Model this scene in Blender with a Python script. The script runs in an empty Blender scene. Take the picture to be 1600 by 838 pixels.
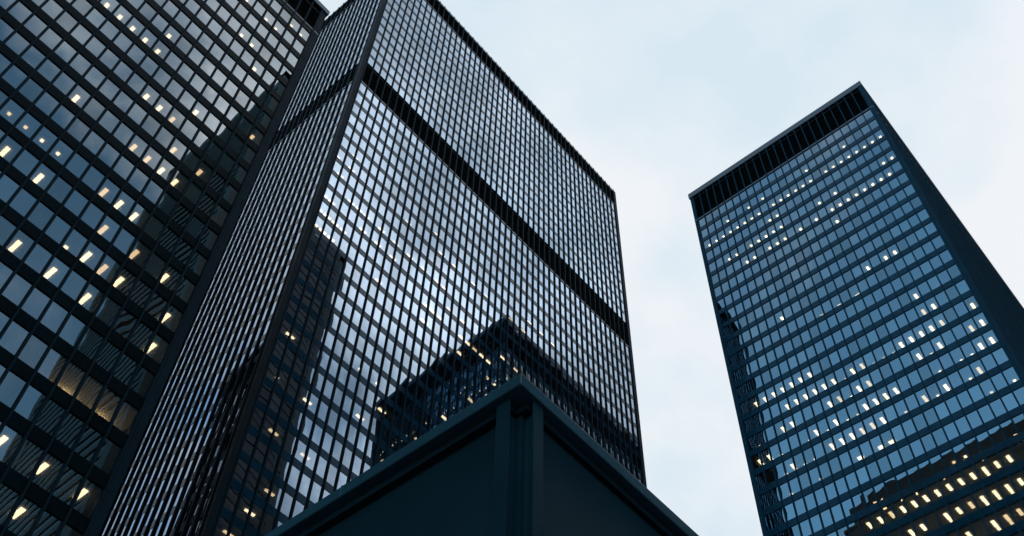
import bpy, math, random
from mathutils import Vector, Matrix
R_ = math.radians
rng = random.Random(7)
scn = bpy.context.scene
col = scn.collection

# ------------------------------------------------------------------ camera
CAMZ = 1.6                       # eye height above the plaza
cam_d = bpy.data.cameras.new('camera')
cam = bpy.data.objects.new('camera', cam_d); col.objects.link(cam)
right = Vector((0.64899733, -0.7604036, 0.02426569))
down = Vector((0.63123076, 0.52039732, -0.57509508))
fwd = Vector((0.42467657, 0.38855242, 0.81772662))
m = Matrix((right, -down, -fwd)).transposed().to_4x4()
m.translation = Vector((0, 0, CAMZ))
cam.matrix_world = m
cam_d.sensor_fit = 'HORIZONTAL'; cam_d.sensor_width = 36; cam_d.lens = 37.34
cam_d.clip_start = 0.1; cam_d.clip_end = 6000
scn.camera = cam

def project(p):                  # only used to rank which windows show largest
    v = Vector(p) - Vector((0, 0, CAMZ))
    z = v.dot(fwd)
    if z <= 0.1: return None
    return 0.5 + v.dot(right) / z * 37.34 / 36, 0.5 + v.dot(down) / z * 37.34 / 36 * 1600 / 838, z

# ------------------------------------------------------------------ world: overcast dusk sky, blue to the west
SUN_EL, SUN_AZ = 14.0, 52.0      # degrees; azimuth measured from +X towards +Y
w = bpy.data.worlds.new('World'); scn.world = w; w.use_nodes = True
nt = w.node_tree; nt.nodes.clear()
def N(tree, t, **k):
    n = tree.nodes.new(t)
    for a, b in k.items(): setattr(n, a, b)
    return n
out = N(nt, 'ShaderNodeOutputWorld'); bg = N(nt, 'ShaderNodeBackground')
bg.inputs['Strength'].default_value = 0.1
sky = N(nt, 'ShaderNodeTexSky'); sky.sky_type = 'NISHITA'; sky.sun_disc = False
sky.sun_elevation = R_(SUN_EL); sky.sun_rotation = R_(90 - SUN_AZ)
sky.air_density = 1.2; sky.dust_density = 0.6; sky.ozone_density = 2.5
tc = N(nt, 'ShaderNodeTexCoord')
def vmath(tree, op, a, b=None):
    n = N(tree, 'ShaderNodeVectorMath', operation=op)
    tree.links.new(a, n.inputs[0])
    if b is not None:
        if hasattr(b, 'links'): tree.links.new(b, n.inputs[1])
        else: n.inputs[1].default_value = b
    return n
def fmath(tree, op, a, b=None, clamp=False):
    n = N(tree, 'ShaderNodeMath', operation=op); n.use_clamp = clamp
    for i, v in enumerate((a, b)):
        if v is None: continue
        if hasattr(v, 'links'): tree.links.new(v, n.inputs[i])
        else: n.inputs[i].default_value = v
    return n.outputs[0]
D = tc.outputs['Generated']
# project the view direction on to a flat cloud deck
sep = N(nt, 'ShaderNodeSeparateXYZ'); nt.links.new(D, sep.inputs[0])
zc = fmath(nt, 'ADD', fmath(nt, 'MAXIMUM', sep.outputs['Z'], 0.02), 0.12)
px = fmath(nt, 'DIVIDE', sep.outputs['X'], zc); py = fmath(nt, 'DIVIDE', sep.outputs['Y'], zc)
deck = N(nt, 'ShaderNodeCombineXYZ'); nt.links.new(px, deck.inputs[0]); nt.links.new(py, deck.inputs[1])
n1 = N(nt, 'ShaderNodeTexNoise'); n1.inputs['Scale'].default_value = 2.1; n1.inputs['Detail'].default_value = 7; n1.inputs['Roughness'].default_value = 0.56
n1.inputs['Distortion'].default_value = 0.4
nt.links.new(deck.outputs[0], n1.inputs['Vector'])
n2 = N(nt, 'ShaderNodeTexNoise'); n2.inputs['Scale'].default_value = 5.0; n2.inputs['Detail'].default_value = 5
nt.links.new(deck.outputs[0], n2.inputs['Vector'])
# cover: closed overhead towards the sun, broken opposite it
lean = vmath(nt, 'DOT_PRODUCT', D, (0.50, 0.62, 0.60)).outputs['Value']
west = fmath(nt, 'MAXIMUM', fmath(nt, 'SUBTRACT', vmath(nt, 'DOT_PRODUCT', D, (-0.95, 0.30, 0.0)).outputs["Value"], 0.20), 0.0)
south = fmath(nt, 'MAXIMUM', fmath(nt, 'SUBTRACT', fmath(nt, 'MULTIPLY', sep.outputs['Y'], -1.0), 0.30), 0.0)
open_ = fmath(nt, 'ADD', fmath(nt, 'MULTIPLY', west, 1.3), fmath(nt, 'MULTIPLY', south, 0.55))
cov = fmath(nt, 'ADD', fmath(nt, 'SUBTRACT', fmath(nt, 'SUBTRACT', fmath(nt, 'MULTIPLY', lean, 1.0), 0.07), open_), fmath(nt, 'MULTIPLY', fmath(nt, 'SUBTRACT', n1.outputs['Fac'], 0.5), 2.6))
cov = fmath(nt, 'ADD', cov, fmath(nt, 'MULTIPLY', fmath(nt, 'MAXIMUM', fmath(nt, 'SUBTRACT', sep.outputs['X'], 0.27), 0.0), 2.2))
cr = N(nt, 'ShaderNodeMapRange'); cr.interpolation_type = 'SMOOTHSTEP'
nt.links.new(cov, cr.inputs['Value'])
cr.inputs['From Min'].default_value = -0.22; cr.inputs['From Max'].default_value = 0.30
cr.inputs['To Min'].default_value = 0.08; cr.inputs['To Max'].default_value = 1.0
cl = N(nt, 'ShaderNodeMix', data_type='RGBA')        # cloud colour: pale blue grey to near white
veil = fmath(nt, 'ADD', fmath(nt, 'MULTIPLY', fmath(nt, 'SUBTRACT', n1.outputs['Fac'], 0.5), 3.4), fmath(nt, 'MULTIPLY', fmath(nt, 'SUBTRACT', n2.outputs['Fac'], 0.5), 2.8))
low = fmath(nt, 'MULTIPLY', fmath(nt, 'SUBTRACT', 0.84, sep.outputs['Z']), 1.3)
nt.links.new(fmath(nt, 'ADD', fmath(nt, 'ADD', veil, low), 0.62, True), cl.inputs['Factor'])
cl.inputs['A'].default_value = (6.8, 8.05, 8.9, 1); cl.inputs['B'].default_value = (8.7, 9.05, 9.4, 1)
skyw = N(nt, 'ShaderNodeVectorMath', operation='SCALE'); nt.links.new(sky.outputs[0], skyw.inputs[0])
nt.links.new(fmath(nt, 'ADD', fmath(nt, 'MULTIPLY', west, 4.6), 1.9), skyw.inputs['Scale'])
skyc = vmath(nt, 'MULTIPLY', skyw.outputs[0], (0.85, 1.35, 1.33))
# a thin, sunlit patch of cloud high in the south-east
spot = N(nt, 'ShaderNodeMapRange'); spot.interpolation_type = 'SMOOTHSTEP'
nt.links.new(vmath(nt, 'DOT_PRODUCT', D, (0.35, -0.46, 0.815)).outputs['Value'], spot.inputs['Value'])
spot.inputs['From Min'].default_value = 0.95; spot.inputs['From Max'].default_value = 0.999
nb = fmath(nt, 'MULTIPLY', fmath(nt, 'SUBTRACT', n2.outputs['Fac'], 0.40), 6.5)
bright = fmath(nt, 'ADD', fmath(nt, 'MULTIPLY', spot.outputs[0], fmath(nt, 'MAXIMUM', nb, 0.0)), 1.0)
cls = N(nt, 'ShaderNodeVectorMath', operation='SCALE'); nt.links.new(cl.outputs['Result'], cls.inputs[0]); nt.links.new(bright, cls.inputs['Scale'])
mx = N(nt, 'ShaderNodeMix', data_type='RGBA')
nt.links.new(cr.outputs[0], mx.inputs['Factor']); nt.links.new(skyc.outputs[0], mx.inputs['A']); grey = N(nt, 'ShaderNodeMix', data_type='RGBA'); grey.inputs['A'].default_value = (1, 1, 1, 1); grey.inputs['B'].default_value = (0.86, 0.93, 1.01, 1)   # bluer cloud away from the sun
nt.links.new(fmath(nt, 'SUBTRACT', fmath(nt, 'MULTIPLY', sep.outputs['Y'], -3.0, True), fmath(nt, 'MULTIPLY', spot.outputs[0], 2.0), True), grey.inputs['Factor'])
clt = vmath(nt, 'MULTIPLY', cls.outputs[0], grey.outputs['Result'])
nt.links.new(clt.outputs[0], mx.inputs['B'])
nt.links.new(mx.outputs['Result'], bg.inputs['Color']); nt.links.new(bg.outputs[0], out.inputs['Surface'])

sd = bpy.data.lights.new('sun', 'SUN'); sd.energy = 0.5; sd.angle = R_(14); sd.color = (1, 0.95, 0.88)
so = bpy.data.objects.new('sun', sd); col.objects.link(so)
sdir = Vector((math.cos(R_(SUN_EL)) * math.cos(R_(SUN_AZ)), math.cos(R_(SUN_EL)) * math.sin(R_(SUN_AZ)), math.sin(R_(SUN_EL))))
so.rotation_euler = sdir.to_track_quat('Z', 'Y').to_euler(); so.location = (0, 0, 400)

vs = scn.view_settings
scn.display_settings.display_device = 'sRGB'
vs.view_transform = 'Standard'; vs.look = 'None'; vs.exposure = 0.0; vs.gamma = 1.0; vs.use_curve_mapping = False
scn.render.engine = 'CYCLES'
scn.cycles.use_denoising = True; scn.cycles.denoising_input_passes = 'RGB_ALBEDO'
scn.cycles.max_bounces = 8; scn.cycles.diffuse_bounces = 3; scn.cycles.glossy_bounces = 4; scn.cycles.transparent_max_bounces = 12
scn.cycles.sample_clamp_indirect = 1.0; scn.cycles.sample_clamp_direct = 6.0
scn.cycles.blur_glossy = 0.2
scn.cycles.caustics_reflective = False; scn.cycles.caustics_refractive = False

# ------------------------------------------------------------------ materials
def mat(name, base, rough=0.5, spec=0.5, metal=0.0, tint=(1, 1, 1), noise=None, bump=None, nscale=1.0):
    ma = bpy.data.materials.new(name); ma.use_nodes = True
    t = ma.node_tree; b = t.nodes['Principled BSDF']
    b.inputs['Base Color'].default_value = (*base, 1); b.inputs['Roughness'].default_value = rough
    b.inputs['Specular IOR Level'].default_value = spec; b.inputs['Metallic'].default_value = metal; b.inputs['Specular Tint'].default_value = (*tint, 1)
    if noise or bump:
        g = N(t, 'ShaderNodeNewGeometry')
        nz = N(t, 'ShaderNodeTexNoise'); nz.inputs['Scale'].default_value = nscale; nz.inputs['Detail'].default_value = 6
        t.links.new(g.outputs['Position'], nz.inputs['Vector'])
        if noise:
            mr = N(t, 'ShaderNodeMapRange'); t.links.new(nz.outputs['Fac'], mr.inputs['Value'])
            mr.inputs['From Min'].default_value = 0.3; mr.inputs['From Max'].default_value = 0.7
            mr.inputs['To Min'].default_value = 1 - noise; mr.inputs['To Max'].default_value = 1 + noise
            vm = N(t, 'ShaderNodeVectorMath', operation='SCALE'); vm.inputs[0].default_value = base
            t.links.new(mr.outputs[0], vm.inputs['Scale']); t.links.new(vm.outputs[0], b.inputs['Base Color'])
            mr2 = N(t, 'ShaderNodeMapRange'); t.links.new(nz.outputs['Fac'], mr2.inputs['Value'])
            mr2.inputs['To Min'].default_value = rough * 0.7; mr2.inputs['To Max'].default_value = rough * 1.3
            t.links.new(mr2.outputs[0], b.inputs['Roughness'])
        if bump:
            bp = N(t, 'ShaderNodeBump'); bp.inputs['Strength'].default_value = bump; bp.inputs['Distance'].default_value = 0.02
            t.links.new(nz.outputs['Fac'], bp.inputs['Height']); t.links.new(bp.outputs[0], b.inputs['Normal'])
    return ma

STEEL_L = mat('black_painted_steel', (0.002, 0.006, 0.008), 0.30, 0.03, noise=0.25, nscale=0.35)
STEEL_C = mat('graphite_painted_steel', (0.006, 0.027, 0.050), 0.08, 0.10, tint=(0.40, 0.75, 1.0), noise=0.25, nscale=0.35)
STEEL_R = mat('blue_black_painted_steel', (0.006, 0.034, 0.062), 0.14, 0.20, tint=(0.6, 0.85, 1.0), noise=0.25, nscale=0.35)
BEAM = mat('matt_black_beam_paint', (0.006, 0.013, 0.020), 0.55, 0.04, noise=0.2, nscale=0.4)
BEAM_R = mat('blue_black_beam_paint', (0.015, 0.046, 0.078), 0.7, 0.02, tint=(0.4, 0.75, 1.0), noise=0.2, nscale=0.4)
TRIM = mat('blued_steel_trim', (0.035, 0.055, 0.085), 0.35, 0.4, noise=0.2, nscale=0.5)
LOUVRE_SHADE = mat('louvre_and_shade_black', (0.003, 0.004, 0.005), 0.8, 0.1)  # louvre colour, also the painted shade in the pavilion corner
CEIL = mat('ceiling_tile', (0.42, 0.41, 0.40), 0.9, 0.1)
CORE = mat('core_plaster', (0.07, 0.07, 0.07), 0.9, 0.1)
ROOF = mat('roof_gravel', (0.12, 0.12, 0.12), 0.9, 0.2, noise=0.3, nscale=2)
PAV = mat('pavilion_steel', (0.007, 0.022, 0.032), 0.30, 0.22, noise=0.18, bump=0.05, nscale=1.3)
COPING = mat('coping_gloss_paint', (0.018, 0.048, 0.068), 0.22, 0.40, tint=(0.7, 0.9, 1.0), noise=0.18, bump=0.04, nscale=1.3)
PANEL = mat('pavilion_panel_paint', (0.006, 0.018, 0.027), 0.5, 0.12, noise=0.15, bump=0.06, nscale=0.9)

def glass_mat(name, tint, f0, refl):
    """coated glass: mirror share rises from f0 face-on towards grazing"""
    ma = bpy.data.materials.new(name); ma.use_nodes = True
    t = ma.node_tree; t.nodes.clear()
    o = N(t, 'ShaderNodeOutputMaterial'); mxs = N(t, 'ShaderNodeMixShader')
    tr = N(t, 'ShaderNodeBsdfTransparent'); tr.inputs['Color'].default_value = (*tint, 1)
    gl = N(t, 'ShaderNodeBsdfGlossy'); gl.inputs['Roughness'].default_value = 0.0; gl.inputs['Color'].default_value = (*refl, 1)
    lw = N(t, 'ShaderNodeLayerWeight'); lw.inputs['Blend'].default_value = 0.5
    p = fmath(t, 'POWER', lw.outputs['Facing'], 4.0)
    fac = fmath(t, 'ADD', fmath(t, 'MULTIPLY', p, 1 - f0), f0, True)
    t.links.new(fac, mxs.inputs[0]); t.links.new(tr.outputs[0], mxs.inputs[1]); t.links.new(gl.outputs[0], mxs.inputs[2])
    t.links.new(mxs.outputs[0], o.inputs['Surface'])
    return ma
def glass_set(name, tint, f0, refl):      # panes differ a little: original, replaced and re-coated sheets
    return [glass_mat(name, tint, f0, refl), glass_mat(name + '_newer', tint, f0*1.10, tuple(min(1, c*1.02) for c in refl)),
            glass_mat(name + '_weathered', tuple(c*.85 for c in tint), f0*0.88, (refl[0]*.97, refl[1]*.95, refl[2]*.93))]
GLASS = glass_set('bronze_tinted_glass', (0.22, 0.235, 0.235), 0.29, (0.90, 0.96, 1.0))
GLASS_C = glass_set('blue_coated_glass', (0.19, 0.22, 0.24), 0.36, (0.67, 0.82, 1.0))
GLASS_R = glass_set('blue_grey_glass', (0.13, 0.175, 0.20), 0.29, (0.80, 0.93, 1.0))

def emit(name, colr, s):
    ma = bpy.data.materials.new(name); ma.use_nodes = True
    t = ma.node_tree; t.nodes.clear()
    o = N(t, 'ShaderNodeOutputMaterial'); e = N(t, 'ShaderNodeEmission')
    e.inputs['Color'].default_value = (*colr, 1); e.inputs['Strength'].default_value = s
    t.links.new(e.outputs[0], o.inputs['Surface']); return ma
LAMP = emit('fluorescent_lens', (1.0, 0.72, 0.42), 9.5)
LAMP_DIM = emit('fluorescent_lens_old', (1.0, 0.66, 0.34), 5.5)
LAMP_R = emit('cool_lens', (1.0, 0.64, 0.35), 15.0)
LAMP_R_DIM = emit('cool_lens_old', (1.0, 0.58, 0.28), 9.0)
WARM = emit('warm_lamp', (1.0, 0.64, 0.27), 70.0)

# ------------------------------------------------------------------ object helpers
class MB:
    def __init__(s): s.v = []; s.f = []; s.mi = []
    def box(s, x0, y0, z0, x1, y1, z1):
        i = len(s.v)
        s.v += [(x0, y0, z0), (x1, y0, z0), (x1, y1, z0), (x0, y1, z0), (x0, y0, z1), (x1, y0, z1), (x1, y1, z1), (x0, y1, z1)]
        s.f += [(i, i+3, i+2, i+1), (i+4, i+5, i+6, i+7), (i, i+1, i+5, i+4), (i+1, i+2, i+6, i+5), (i+2, i+3, i+7, i+6), (i+3, i, i+4, i+7)]
    def ring(s, r, o, ins, z0, z1):      # rectangular ring round footprint r=(x0,y0,x1,y1): outset o, inset ins
        x0, y0, x1, y1 = r; i = len(s.v)
        for z in (z0, z1):
            s.v += [(x0-o, y0-o, z), (x1+o, y0-o, z), (x1+o, y1+o, z), (x0-o, y1+o, z)]
            s.v += [(x0+ins, y0+ins, z), (x1-ins, y0+ins, z), (x1-ins, y1-ins, z), (x0+ins, y1-ins, z)]
        for k in range(4):
            a, b = k, (k+1) % 4
            s.f += [(i+a, i+b, i+8+b, i+8+a), (i+4+b, i+4+a, i+12+a, i+12+b), (i+b, i+a, i+4+a, i+4+b), (i+8+a, i+8+b, i+12+b, i+12+a)]
    def extrude(s, prof, O, u, n, z0, z1):   # profile [(along u, along n)] swept vertically
        i = len(s.v); k = len(prof)
        for z in (z0, z1):
            for a, b in prof:
                p = O + u * a + n * b; s.v.append((p.x, p.y, z))
        s.f += [(i+j, i+(j+1) % k, i+k+(j+1) % k, i+k+j) for j in range(k)]
        s.f += [tuple(i+j for j in reversed(range(k))), tuple(i+k+j for j in range(k))]
    def build(s, name, ma, parent=None, smooth=False):
        me = bpy.data.meshes.new(name)
        off = parent.location if parent else Vector((0, 0, 0))
        me.from_pydata([(a-off.x, b-off.y, c-off.z) for a, b, c in s.v], [], s.f)
        for q in (ma if isinstance(ma, list) else [ma]): me.materials.append(q)
        if s.mi: me.polygons.foreach_set('material_index', s.mi)
        me.update()
        if smooth: me.polygons.foreach_set('use_smooth', [True]*len(me.polygons))
        o = bpy.data.objects.new(name, me); col.objects.link(o)
        if parent: o.parent = parent
        return o
def thing(name, loc, label, cat, group=None):
    o = bpy.data.objects.new(name, None); col.objects.link(o); o.location = loc
    o.empty_display_size = 2
    o['label'] = label; o['category'] = cat
    if group: o['group'] = group
    return o
def bevel(o, wd, seg=2):
    b = o.modifiers.new('bevel', 'BEVEL'); b.width = wd; b.segments = seg; b.limit_method = 'ANGLE'

PG = 4
def pane(mb, c, u, n, wd, ht, flat=False, tilt=0.0020):
    """one sheet of glass, slightly bowed and set a hair out of true"""
    ta, tb = rng.gauss(0, tilt), rng.gauss(0, tilt); bow = rng.gauss(0.0022, 0.0016)
    i = len(mb.v); g = 1 if flat else PG
    kind = rng.choice((0, 0, 0, 0, 1, 2)); mb.mi += [kind]*(g*g)
    for b in range(g+1):
        for a in range(g+1):
            s, t = a/g*2-1, b/g*2-1
            d = bow*(1-s*s)*(1-t*t*0.8) + ta*s*wd/2 + tb*t*ht/2
            p = c + u*(s*wd/2) + n*d
            mb.v.append((p.x, p.y, c.z + t*ht/2))
    for b in range(g):
        for a in range(g):
            q = i + b*(g+1) + a
            mb.f.append((q, q+1, q+g+2, q+g+1))

MULL = [(-.12, -.10), (.12, -.10), (.12, .07), (.025, .07), (.025, .20), (.085, .20), (.085, .225), (-.085, .225), (-.085, .20), (-.025, .20), (-.025, .07), (-.12, .07)]

def tower(name, label, foot, bay, nx, ny, floors, bands, top, group, front, glass, parapet=1.2, lip=0.30, rise=-0.3, spand=0.10, STEEL=None, fw=0.12, beam=None, tilt=0.0020):
    """foot: outline of the glass line; floors: [(sill, head)] bottom up; bands: louvred storeys [(z0, z1)]; front: faces seen from the plaza"""
    x0, y0, x1, y1 = foot
    root = thing(name, ((x0+x1)/2, (y0+y1)/2, 0), label, 'skyscraper', group)
    faces = {'-y': (Vector((x0, y0, 0)), Vector((1, 0, 0)), Vector((0, -1, 0)), x1-x0, nx), '+x': (Vector((x1, y0, 0)), Vector((0, 1, 0)), Vector((1, 0, 0)), y1-y0, ny),
             '+y': (Vector((x1, y1, 0)), Vector((-1, 0, 0)), Vector((0, 1, 0)), x1-x0, nx), '-x': (Vector((x0, y1, 0)), Vector((0, -1, 0)), Vector((-1, 0, 0)), y1-y0, ny)}
    order = front + [k for k in faces if k not in front]
    base = floors[0][0]
    beam = beam or BEAM
    k_ = fw/0.12
    prof_m = [(a*k_, b) for a, b in MULL]
    beam = beam or BEAM
    # --- corner columns
    padx, pady = (x1-x0-nx*bay)/2, (y1-y0-ny*bay)/2
    for sx in (0, 1):
        for sy in (0, 1):
            mb = MB(); q = 0.13
            xa, xb = (x0-q, x0+padx-.03) if sx == 0 else (x1-padx+.03, x1+q)
            ya, yb = (y0-q, y0+pady-.03) if sy == 0 else (y1-pady+.03, y1+q)
            mb.box(xa, ya, 0, xb, yb, top-0.05); o = mb.build('corner_column', beam, root); bevel(o, .03, 1)
    # --- mullions (steel beams up the whole face)
    rest = MB(); cnt = 0
    for fk in order:
        O, u, n, L, nb = faces[fk]; pad = (L - nb*bay)/2
        for j in range(nb+1):
            q = O + u*(pad + j*bay)
            if cnt < 100:
                mb = MB(); mb.extrude(prof_m, q, u, n, base-4, top+rise); mb.build('mullion', beam, root); cnt += 1
            else: rest.extrude(prof_m, q, u, n, base-4, top+rise)
    if rest.v: rest.build('mullion', beam, root)['kind'] = 'stuff'
    # --- spandrels, floor slabs
    zs = sorted([(a, b, 0) for a, b in floors] + [(a, b, 1) for a, b in bands])
    prev = base - 4.0
    segs = []
    for a, b, t in zs:
        segs.append((prev, a, t)); prev = b
    segs.append((prev, top - parapet, 0))
    for (a, b, t) in segs:
        if b - a < 0.05: continue
        mb = MB(); mb.ring(foot, spand, 0.25, a, b); mb.build('spandrel', STEEL, root)
        mb = MB(); mb.ring(foot, -0.26, 9.0, a+.002, b-.15 if b-a > .4 else b-.002); mb.build('floor_slab', CEIL, root)
    mb = MB(); mb.box(x0+9, y0+9, 0, x1-9, y1-9, top-1.5); mb.build('core_wall', CORE, root)
    # --- louvred plant storeys
    for a, b in bands:
        mb = MB(); mb.ring(foot, -0.55, 0.9, a-.1, b+.1)
        k = int((b-a)/0.45)
        for j in range(k): mb.ring(foot, -0.35, 0.5, a+(j+.3)*(b-a)/k, a+(j+.5)*(b-a)/k)
        mb.build('louvre', LOUVRE_SHADE, root)
        mb = MB(); mb.ring(foot, spand+.05, 0.1, a-.38, a-.004); o = mb.build('sill_band', TRIM, root)
    # --- parapet and roof
    mb = MB(); mb.ring(foot, lip, 0.6, top-parapet+.004, top); o = mb.build('parapet', TRIM, root)
    mb = MB(); mb.box(x0+.65, y0+.65, top-1.4, x1-.65, y1-.65, top-.8); mb.build('roof', ROOF, root)
    # --- windows: the hundred that show largest are parts, the others one sheet set
    cand = []
    for fi, fk in enumerate(order):
        O, u, n, L, nb = faces[fk]; pad = (L - nb*bay)/2
        for (a, b) in floors:
            for j in range(nb):
                c = O + u*(pad + (j+.5)*bay); c = Vector((c.x, c.y, (a+b)/2))
                ar = 0
                if fk in front:
                    pr = project(c)
                    if pr and -.01 < pr[0] < 1.01 and -.01 < pr[1] < 1.01:
                        d = c - Vector((0, 0, CAMZ)); ar = abs(d.normalized().dot(n))/d.length_squared
                cand.append((ar, fk not in front, c, u, n, b-a))
    cand.sort(key=lambda q: -q[0])
    rest = MB()
    for i, (ar, hid, c, u, n, h) in enumerate(cand):
        if i < 100 and ar > 0:
            mb = MB(); pane(mb, c, u, n, bay-fw*1.85, h+.02, False, tilt); mb.build('window', glass, root, True)
        else: pane(rest, c, u, n, bay-fw*1.85, h+.02, hid or ar == 0, tilt)
    rest.build('window', glass, root, True)['kind'] = 'stuff'
    # --- street level lobby
    mb = MB(); mb.box(x0+4, y0+4, 0, x1-4, y1-4, base-4.1); mb.build('lobby_wall', STEEL, root)
    return root

def lamps(root, items, name='ceiling_light', ma=None, dim=None):
    """items: (x, y, z under ceiling, size x, size y); the first hundred (nearest) are parts, any others one set"""
    items = sorted(items, key=lambda q: q[0]**2 + q[1]**2 + q[2]**2)
    rest = MB()
    for i, (x, y, z, sx, sy) in enumerate(items):
        mb = MB() if i < 100 else rest
        mb.box(x-sx/2, y-sy/2, z-.09, x+sx/2, y+sy/2, z-.004)
        if i < 100: mb.build(name, (dim or LAMP_DIM) if rng.random() < .25 else (ma or LAMP), root)
    if rest.v: rest.build(name, ma or LAMP, root)['kind'] = 'stuff'

# ------------------------------------------------------------------ ground
mb = MB(); mb.box(-3000, -3000, -1, 3000, 3000, 0)
gm = mat('granite_paving', (0.20, 0.20, 0.20), 0.7, 0.4, noise=0.2, nscale=0.6)
g = mb.build('plaza', gm); g['kind'] = 'structure'

# ------------------------------------------------------------------ towers
GRP = 'black steel and glass towers round the plaza'
Z = CAMZ
# left tower: we see one face of it, 54 m off
LH = lambda k: 1.0095*54.4 + 0.0687*54.4*k + Z
fl = [(LH(k)-2.58, LH(k)) for k in range(-13, 19)]
Lb = 0.02805*54.4
left = tower('office_tower', 'nearest and leftmost black tower, showing one wide face with large square windows', (21.9-.7-36*Lb-.7, 54.4, 21.9, 54.4+36*Lb+1.4), Lb, 36, 36,
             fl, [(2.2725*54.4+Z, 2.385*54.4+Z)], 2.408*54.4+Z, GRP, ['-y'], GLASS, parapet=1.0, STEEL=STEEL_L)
LN = [(2,-3),(0,-2),(2,-2),(4,-2),(0,2),(4,2),(6,2),(8,2),(0,3),(3,3),(4,3),(5,3),(1,4),(3,4),(5,4),(9,4),(11,4),(4,5),(5,5),(6,5),(3,7),(4,7),(5,7),(6,7),(10,7),(2,8),(4,8),(5,9),(6,9),(7,9),(4,10),(0,11),(8,11),(9,11),(10,11),(11,11),(12,11),(8,12),(2,14),(3,15),(4,15),(2,17),(3,17),(5,17),(0,18),(1,18)]
LS = [(6,3),(0,7),(13,7),(2,10)]
LO = [(9,5),(10,5),(11,5),(12,5)]
LW = [(.5,0),(2.5,0)]
it = [(21.2-(b+.5)*Lb, 54.4+1.5, LH(k), .34, 1.22) for b, k in LN] + [(21.2-(b+.5)*Lb, 54.4+1.95, LH(k), .3, .3) for b, k in LS] + [(21.2-(b+.5)*Lb, 54.4+1.25, LH(k), .26, .26) for b, k in LO]
lamps(left, it)
for b, k in LW:          # two rooms lit by a warm uplighter
    mb = MB(); x = 21.2-(b+.45)*Lb
    mb.box(x-.4, 54.4+2.9, LH(k)-.5, x+.4, 54.4+3.4, LH(k)-.42); mb.build('uplighter', WARM, left)

# middle tower: the tallest, its corner towards us
CU = lambda k: (2.403+.0497*k)*71.5 + Z
CD = lambda k: (2.254-.0525*k)*71.5 + Z
fl = [(CD(k)-2.62, CD(k)) for k in range(39, -1, -1)] + [(CU(k)-2.60, CU(k)) for k in range(13)]
Cb = .02158*71.5
mid = tower('office_tower', 'tallest black tower in the middle, its corner towards us, banded black below the top', (.5453*71.5-.78, 71.5, .5453*71.5+48*Cb+.78, 71.5+24*Cb+1.56), Cb, 48, 24,
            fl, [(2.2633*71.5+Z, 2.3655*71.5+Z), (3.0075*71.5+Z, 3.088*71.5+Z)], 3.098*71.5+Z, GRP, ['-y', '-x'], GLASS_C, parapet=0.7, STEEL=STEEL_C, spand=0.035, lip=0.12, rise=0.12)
CN = [(2,5),(14,5),(29,5),(31,5),(33,5),(0,6),(2,6),(10,6),(15,6),(17,6),(20,6),(22,6),(26,6),(28,6),(1,7),(3,8),(4,8),(5,8),(7,8),(9,8),(11,8),(13,8),(15,8),(16,8),(0,9),(1,9),(5,9),(7,9),(9,9),(17,9),(19,9),(25,9),(27,9),(29,9),(0,10),(1,10),(2,10),(3,10),(14,10),(15,10),(16,10),(19,10),(20,10),(21,10),(22,10),(23,10),(0,11),(1,11),(2,11),(8,11),(14,11),(19,11),(21,13),(18,15),(1,17),(11,17),(9,18),(4,19),(2,21),(5,21),(3,23),(2,24),(1,25)]
CS = [(4,6),(3,9),(28,9),(32,9),(38,9),(23,11),(24,11),(23,12),(20,14),(8,16),(10,16),(15,17),(14,18),(1,19),(12,19)]
xc = .5453*71.5
lamps(mid, [(xc+(b+.5)*Cb, 71.5+1.3, CD(k), 1.2, .32) for b, k in CN] + [(xc+(b+.5)*Cb, 71.5+1.3, CD(k), .34, .3) for b, k in CS])

# right tower: lower, narrow face towards us
RH = lambda k: (1.6603-.0356*k)*103 + Z
fl = [(RH(k)-2.56, RH(k)) for k in range(44, -1, -1)]
Rb = .01485*103
ry = .0985*103
rt = tower('office_tower', 'lower blue black tower standing apart on the right, with a louvred black top storey', (103., ry-.5, 103+48*Rb+1.0, ry+24*Rb+.5), Rb, 48, 24,
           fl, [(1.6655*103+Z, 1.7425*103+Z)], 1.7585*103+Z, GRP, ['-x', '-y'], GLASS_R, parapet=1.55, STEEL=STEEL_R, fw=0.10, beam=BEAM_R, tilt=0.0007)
RN = [(4,1),(9,1),(15,1),(17,1),(20,1),(0,2),(1,2),(2,2),(3,2),(4,2),(5,2),(6,2),(7,2),(9,2),(10,2),(11,2),(12,2),(13,2),(14,2),(16,2),(17,2),(18,2),(19,2),(20,2),(21,2),(22,2),(23,2),(14,3),(15,3),(0,4),(1,4),(7,4),(9,4),(14,4),(15,4),(16,4),(17,4),(18,4),(20,4),(21,4),(1,5),(2,5),(3,5),(4,5),(5,5),(6,5),(7,5),(8,5),(10,5),(12,5),(14,5),(15,5),(16,5),(18,5),(19,5),(8,6),(4,10),(5,10),(7,10),(17,10),(4,13),(3,14),(4,14),(16,14),(17,14),(18,14),(19,14),(20,14),(21,14),(22,14),(0,15),(3,15),(4,15),(5,15),(6,15),(7,15),(11,15),(12,15),(14,15),(15,15),(16,15),(17,15),(18,15),(19,15),(0,16),(1,16),(4,16),(6,16),(11,16),(12,16),(14,16),(15,16),(19,16),(20,16),(0,17),(1,17),(9,17),(10,17),(11,17),(12,17),(15,17),(17,17),(22,17),(23,17),(2,18),(5,18),(7,18),(11,18),(12,18),(13,18),(14,18),(15,18),(16,18),(20,18),(3,22),(4,22),(5,22),(6,22),(7,22),(8,22),(9,22),(10,22),(11,22),(12,22),(13,22),(14,22),(15,22),(3,23),(4,23),(5,23),(6,23),(7,23),(8,23),(9,23),(11,23),(12,23),(4,24),(5,24),(6,24),(8,24),(9,24)]
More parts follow.
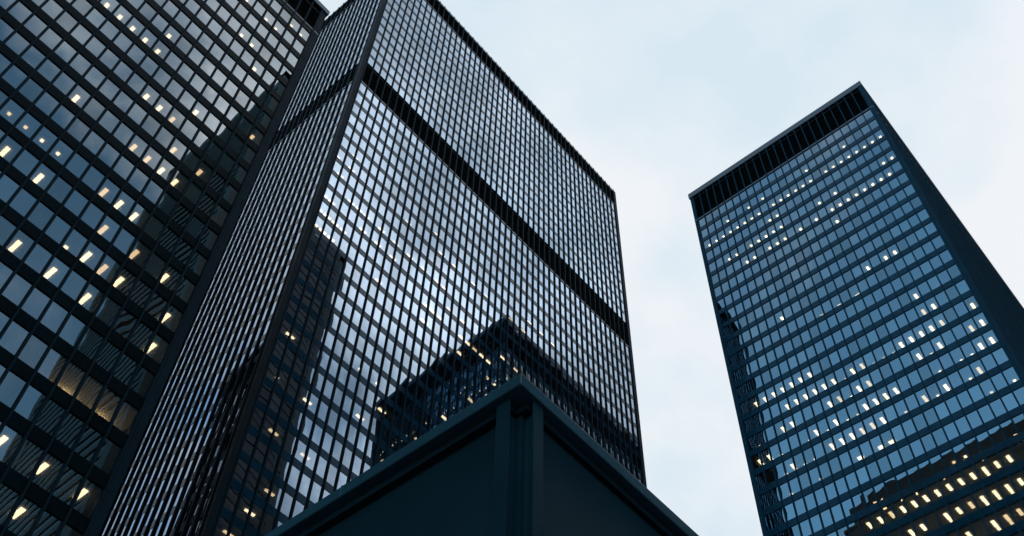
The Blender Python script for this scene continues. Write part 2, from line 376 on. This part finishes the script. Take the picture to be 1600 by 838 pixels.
RS = [(8,2),(15,2),(5,4),(9,5),(11,5),(13,5),(16,6),(10,7),(11,7),(12,7),(13,7),(15,7),(16,10),(2,13),(8,15),(9,15),(10,15),(13,15),(5,16),(13,16),(23,16),(2,17),(3,17),(5,17),(13,17),(14,17),(16,17),(18,17),(21,17),(3,18),(6,18),(9,18),(18,18),(19,18),(21,18),(0,19),(2,19),(18,19),(21,19),(6,21),(7,21)]
RW = [(9,11),(11,11),(13,11),(11,19),(12,19),(14,19)]
lamps(rt, [(103+1.75, ry+(b+.6)*Rb, RH(k), 1.22, .40) for b, k in RN] + [(103+2.35, ry+(b+.6)*Rb, RH(k), .34, .34) for b, k in RS], ma=LAMP_R, dim=LAMP_R_DIM)
lamps(rt, [(103+d, ry+(b+.6)*Rb, RH(k), .95, .32) for b, k, d in ((5,22,2.95),(9,23,3.0),(6,23,2.9),(5,23,2.95),(4,23,2.9),(6,24,3.0),(5,24,3.0),(8,24,2.9),(12,23,2.95))], 'inner_light', LAMP_R, LAMP_R_DIM)
lamps(rt, [(103+2.15, ry+(b+.6)*Rb, RH(k), .55, .8) for b, k in RW], 'uplit_glow_panel', LAMP_R, LAMP_R_DIM)  # glowing panels added in place of the warm glow on uplit ceilings

# ------------------------------------------------------------------ black steel pavilion in the foreground
PX, PY, PT = 4.777, 4.205, 7.395 + Z
pv = thing('bank_pavilion', (PX+22, PY+20, 0), 'low black steel pavilion in the foreground, its panelled corner pointing up at us', 'pavilion')
X1, Y1 = 50.0, 46.0
zc = 7.243 + Z                          # underside of the coping
def coping(pts_in):                     # a coping run, profile swept straight
    pass
prof = [(0.0, 0.0), (0.0, PT-zc-.012), (.012, PT-zc), (.30, PT-zc+.02), (.30, -.02), (.012, 0.0-.004)]
def run(axis, a, b, miter_a, miter_b, name, extra=0.0):
    mb = MB(); k = len(prof)
    for s, mt in ((a, miter_a), (b, miter_b)):
        for d, h in prof:
            h2 = h + (extra if d < .02 and h > .05 else 0)
            al = s + (d if mt else 0)
            mb.v.append((al, PY+d, zc+h2) if axis == 'x' else (PX+d, al, zc+h2))
    for j in range(k): mb.f.append((j, (j+1) % k, k+(j+1) % k, k+j))
    mb.f.append(tuple(range(k))); mb.f.append(tuple(reversed(range(k, 2*k))))
    if axis == 'x': mb.f = [tuple(reversed(q)) for q in mb.f]
    o = mb.build(name, COPING, pv); bevel(o, .006, 2); return o
run('x', PX, X1, True, False, 'coping')
run('y', PY, 6.55, True, False, 'coping')
run('y', 6.556, Y1, False, False, 'coping', extra=-.006)
# soffit plate behind the coping
mb = MB(); mb.box(PX+.012, PY+.012, zc-.06+.07, X1-.1, Y1-.1, zc+.09); mb.build('roof', PAV, pv)
# shadow gap trim above the panels, colour blackened for shade under the coping
tz = zc - .02
mb = MB(); mb.box(PX+.20, PY+.095, zc-.10, X1-.2, PY+.30, zc+.012); mb.build('head_trim', BEAM, pv)
mb = MB(); mb.box(PX+.11, PY+.22, zc-.10, PX+.30, Y1-.2, zc+.012); mb.build('head_trim', BEAM, pv)
# steel beams either side of the corner
def ibeam(O, u, n, fw, depth, z0, z1, name):
    h = fw/2
    pr = [(-h, 0), (h, 0), (h, .016), (.012, .016), (.012, depth-.016), (h, depth-.016), (h, depth), (-h, depth), (-h, depth-.016), (-.012, depth-.016), (-.012, .016), (-h, .016)]
    mb = MB(); mb.extrude([(a, -b) for a, b in reversed(pr)], O, u, n, z0, z1); o = mb.build(name, PAV, pv); return o
zb = 4.4 + Z
ibeam(Vector((5.078, PY+.040, 0)), Vector((1, 0, 0)), Vector((0, -1, 0)), .136, .16, 0, zc+.008, 'corner_beam')
ibeam(Vector((PX+.070, 4.472, 0)), Vector((0, -1, 0)), Vector((-1, 0, 0)), .156, .18, 0, zc+.008, 'corner_beam')
k = 0
for j in range(1, 12):
    for ax in 'xy':
        if ax == 'x' and 5.078+j*4.0 < X1-1: ibeam(Vector((5.078+j*4.0, PY+.040, 0)), Vector((1, 0, 0)), Vector((0, -1, 0)), .136, .16, 0, zc+.008, 'wall_beam')
        if ax == 'y' and 4.472+j*4.0 < Y1-1: ibeam(Vector((PX+.070, 4.472+j*4.0, 0)), Vector((0, -1, 0)), Vector((-1, 0, 0)), .156, .18, 0, zc+.008, 'wall_beam')
# wall panels between the beams
for j in range(11):
    a = 5.078+j*4.0 + .02
    if a < X1-2:
        mb = MB(); mb.box(a, PY+.15, zb-2.2, min(a+3.96, X1-.3), PY+.22, zc-.03); mb.build('wall_panel', PANEL, pv)
        mb = MB(); mb.box(a, PY+.17, 0, min(a+3.96, X1-.3), PY+.20, zb-2.21); mb.build('window', GLASS[0], pv)
    a = 4.472+j*4.0 + .02
    if a < Y1-2:
        mb = MB(); mb.box(PX+.19, a, zb-2.2, PX+.26, min(a+3.96, Y1-.3), zc-.03); mb.build('wall_panel', PANEL, pv)
        mb = MB(); mb.box(PX+.21, a, 0, PX+.24, min(a+3.96, Y1-.3), zb-2.21); mb.build('window', GLASS[0], pv)
# reentrant corner behind the beams, its shade put in as black colour
mb = MB(); mb.box(PX+.42, PY+.42, 0, PX+.80, PY+.80, zc+.006); mb.build('corner_column', LOUVRE_SHADE, pv)
mb = MB(); mb.box(PX+.262, PY+.26, 0, PX+.285, PY+.415, zc+.004); mb.box(PX+.262, PY+.232, 0, PX+.41, PY+.255, zc+.003); mb.build('corner_return', LOUVRE_SHADE, pv)
mb = MB(); mb.box(PX+2.5, PY+2.5, 0, X1-2.5, Y1-2.5, zc-.3); mb.build('inner_wall', CORE, pv)

# ------------------------------------------------------------------ buildings across the street, seen only mirrored in the glass
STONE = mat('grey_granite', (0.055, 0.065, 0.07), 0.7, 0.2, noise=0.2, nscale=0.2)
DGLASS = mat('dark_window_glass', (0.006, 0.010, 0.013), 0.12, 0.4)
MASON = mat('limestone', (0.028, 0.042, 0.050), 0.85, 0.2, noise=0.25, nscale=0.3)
f = (52.4, -83.0, 109.0, -30.0); H = 282 + Z
t2 = thing('banded_tower', ((f[0]+f[2])/2, (f[1]+f[3])/2, 0), 'very tall stone banded tower behind the viewer, mirrored dark in the glass', 'skyscraper')
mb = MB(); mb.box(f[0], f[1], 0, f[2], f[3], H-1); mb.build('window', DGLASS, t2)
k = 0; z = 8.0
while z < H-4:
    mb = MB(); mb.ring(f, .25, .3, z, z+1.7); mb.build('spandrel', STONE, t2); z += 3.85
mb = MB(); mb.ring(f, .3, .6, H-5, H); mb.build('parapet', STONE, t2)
for a in (0, 1):
    for b in (0, 1):
        mb = MB(); X = f[0]-.3 if a == 0 else f[2]-3; Y = f[1]-.3 if b == 0 else f[3]-3
        mb.box(X, Y, 0, X+3.3, Y+3.3, H-.05); mb.build('corner_column', STONE, t2)

f = (-105.0, 12.0, -60.0, 94.5); H = 246 + Z
t3 = thing('limestone_tower', (-82, 53, 0), 'limestone tower west of the plaza, mirrored low in the right tower', 'skyscraper')
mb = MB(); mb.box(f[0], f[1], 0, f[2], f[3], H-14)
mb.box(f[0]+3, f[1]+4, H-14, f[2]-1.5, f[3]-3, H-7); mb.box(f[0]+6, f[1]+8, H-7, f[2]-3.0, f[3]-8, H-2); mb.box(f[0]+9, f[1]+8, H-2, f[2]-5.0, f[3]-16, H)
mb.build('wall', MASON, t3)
mb = MB(); mb.box(f[0]-.6, f[1]-.6, H-15.2, f[2]+.6, f[3]+.6, H-14.0); mb.build('cornice', MASON, t3)
CORN = emit('cornice_lamp', (1.0, 0.62, 0.34), 5.0)
for y in (18, 27, 33, 44, 52, 58, 71, 80):
    mb = MB(); mb.box(f[2]-1.5, y, H-11, f[2]-1.38, y+2.2, H-9.4); mb.build('cornice_light', CORN, t3)
for z in range(20, int(H-34), 4):
    mb = MB()
    y = f[1]+2.0
    while y < f[3]-3:
        mb.box(f[2]-.2, y, z, f[2]+.03, y+1.3, z+2.1); y += 2.9
    mb.build('window', DGLASS, t3)
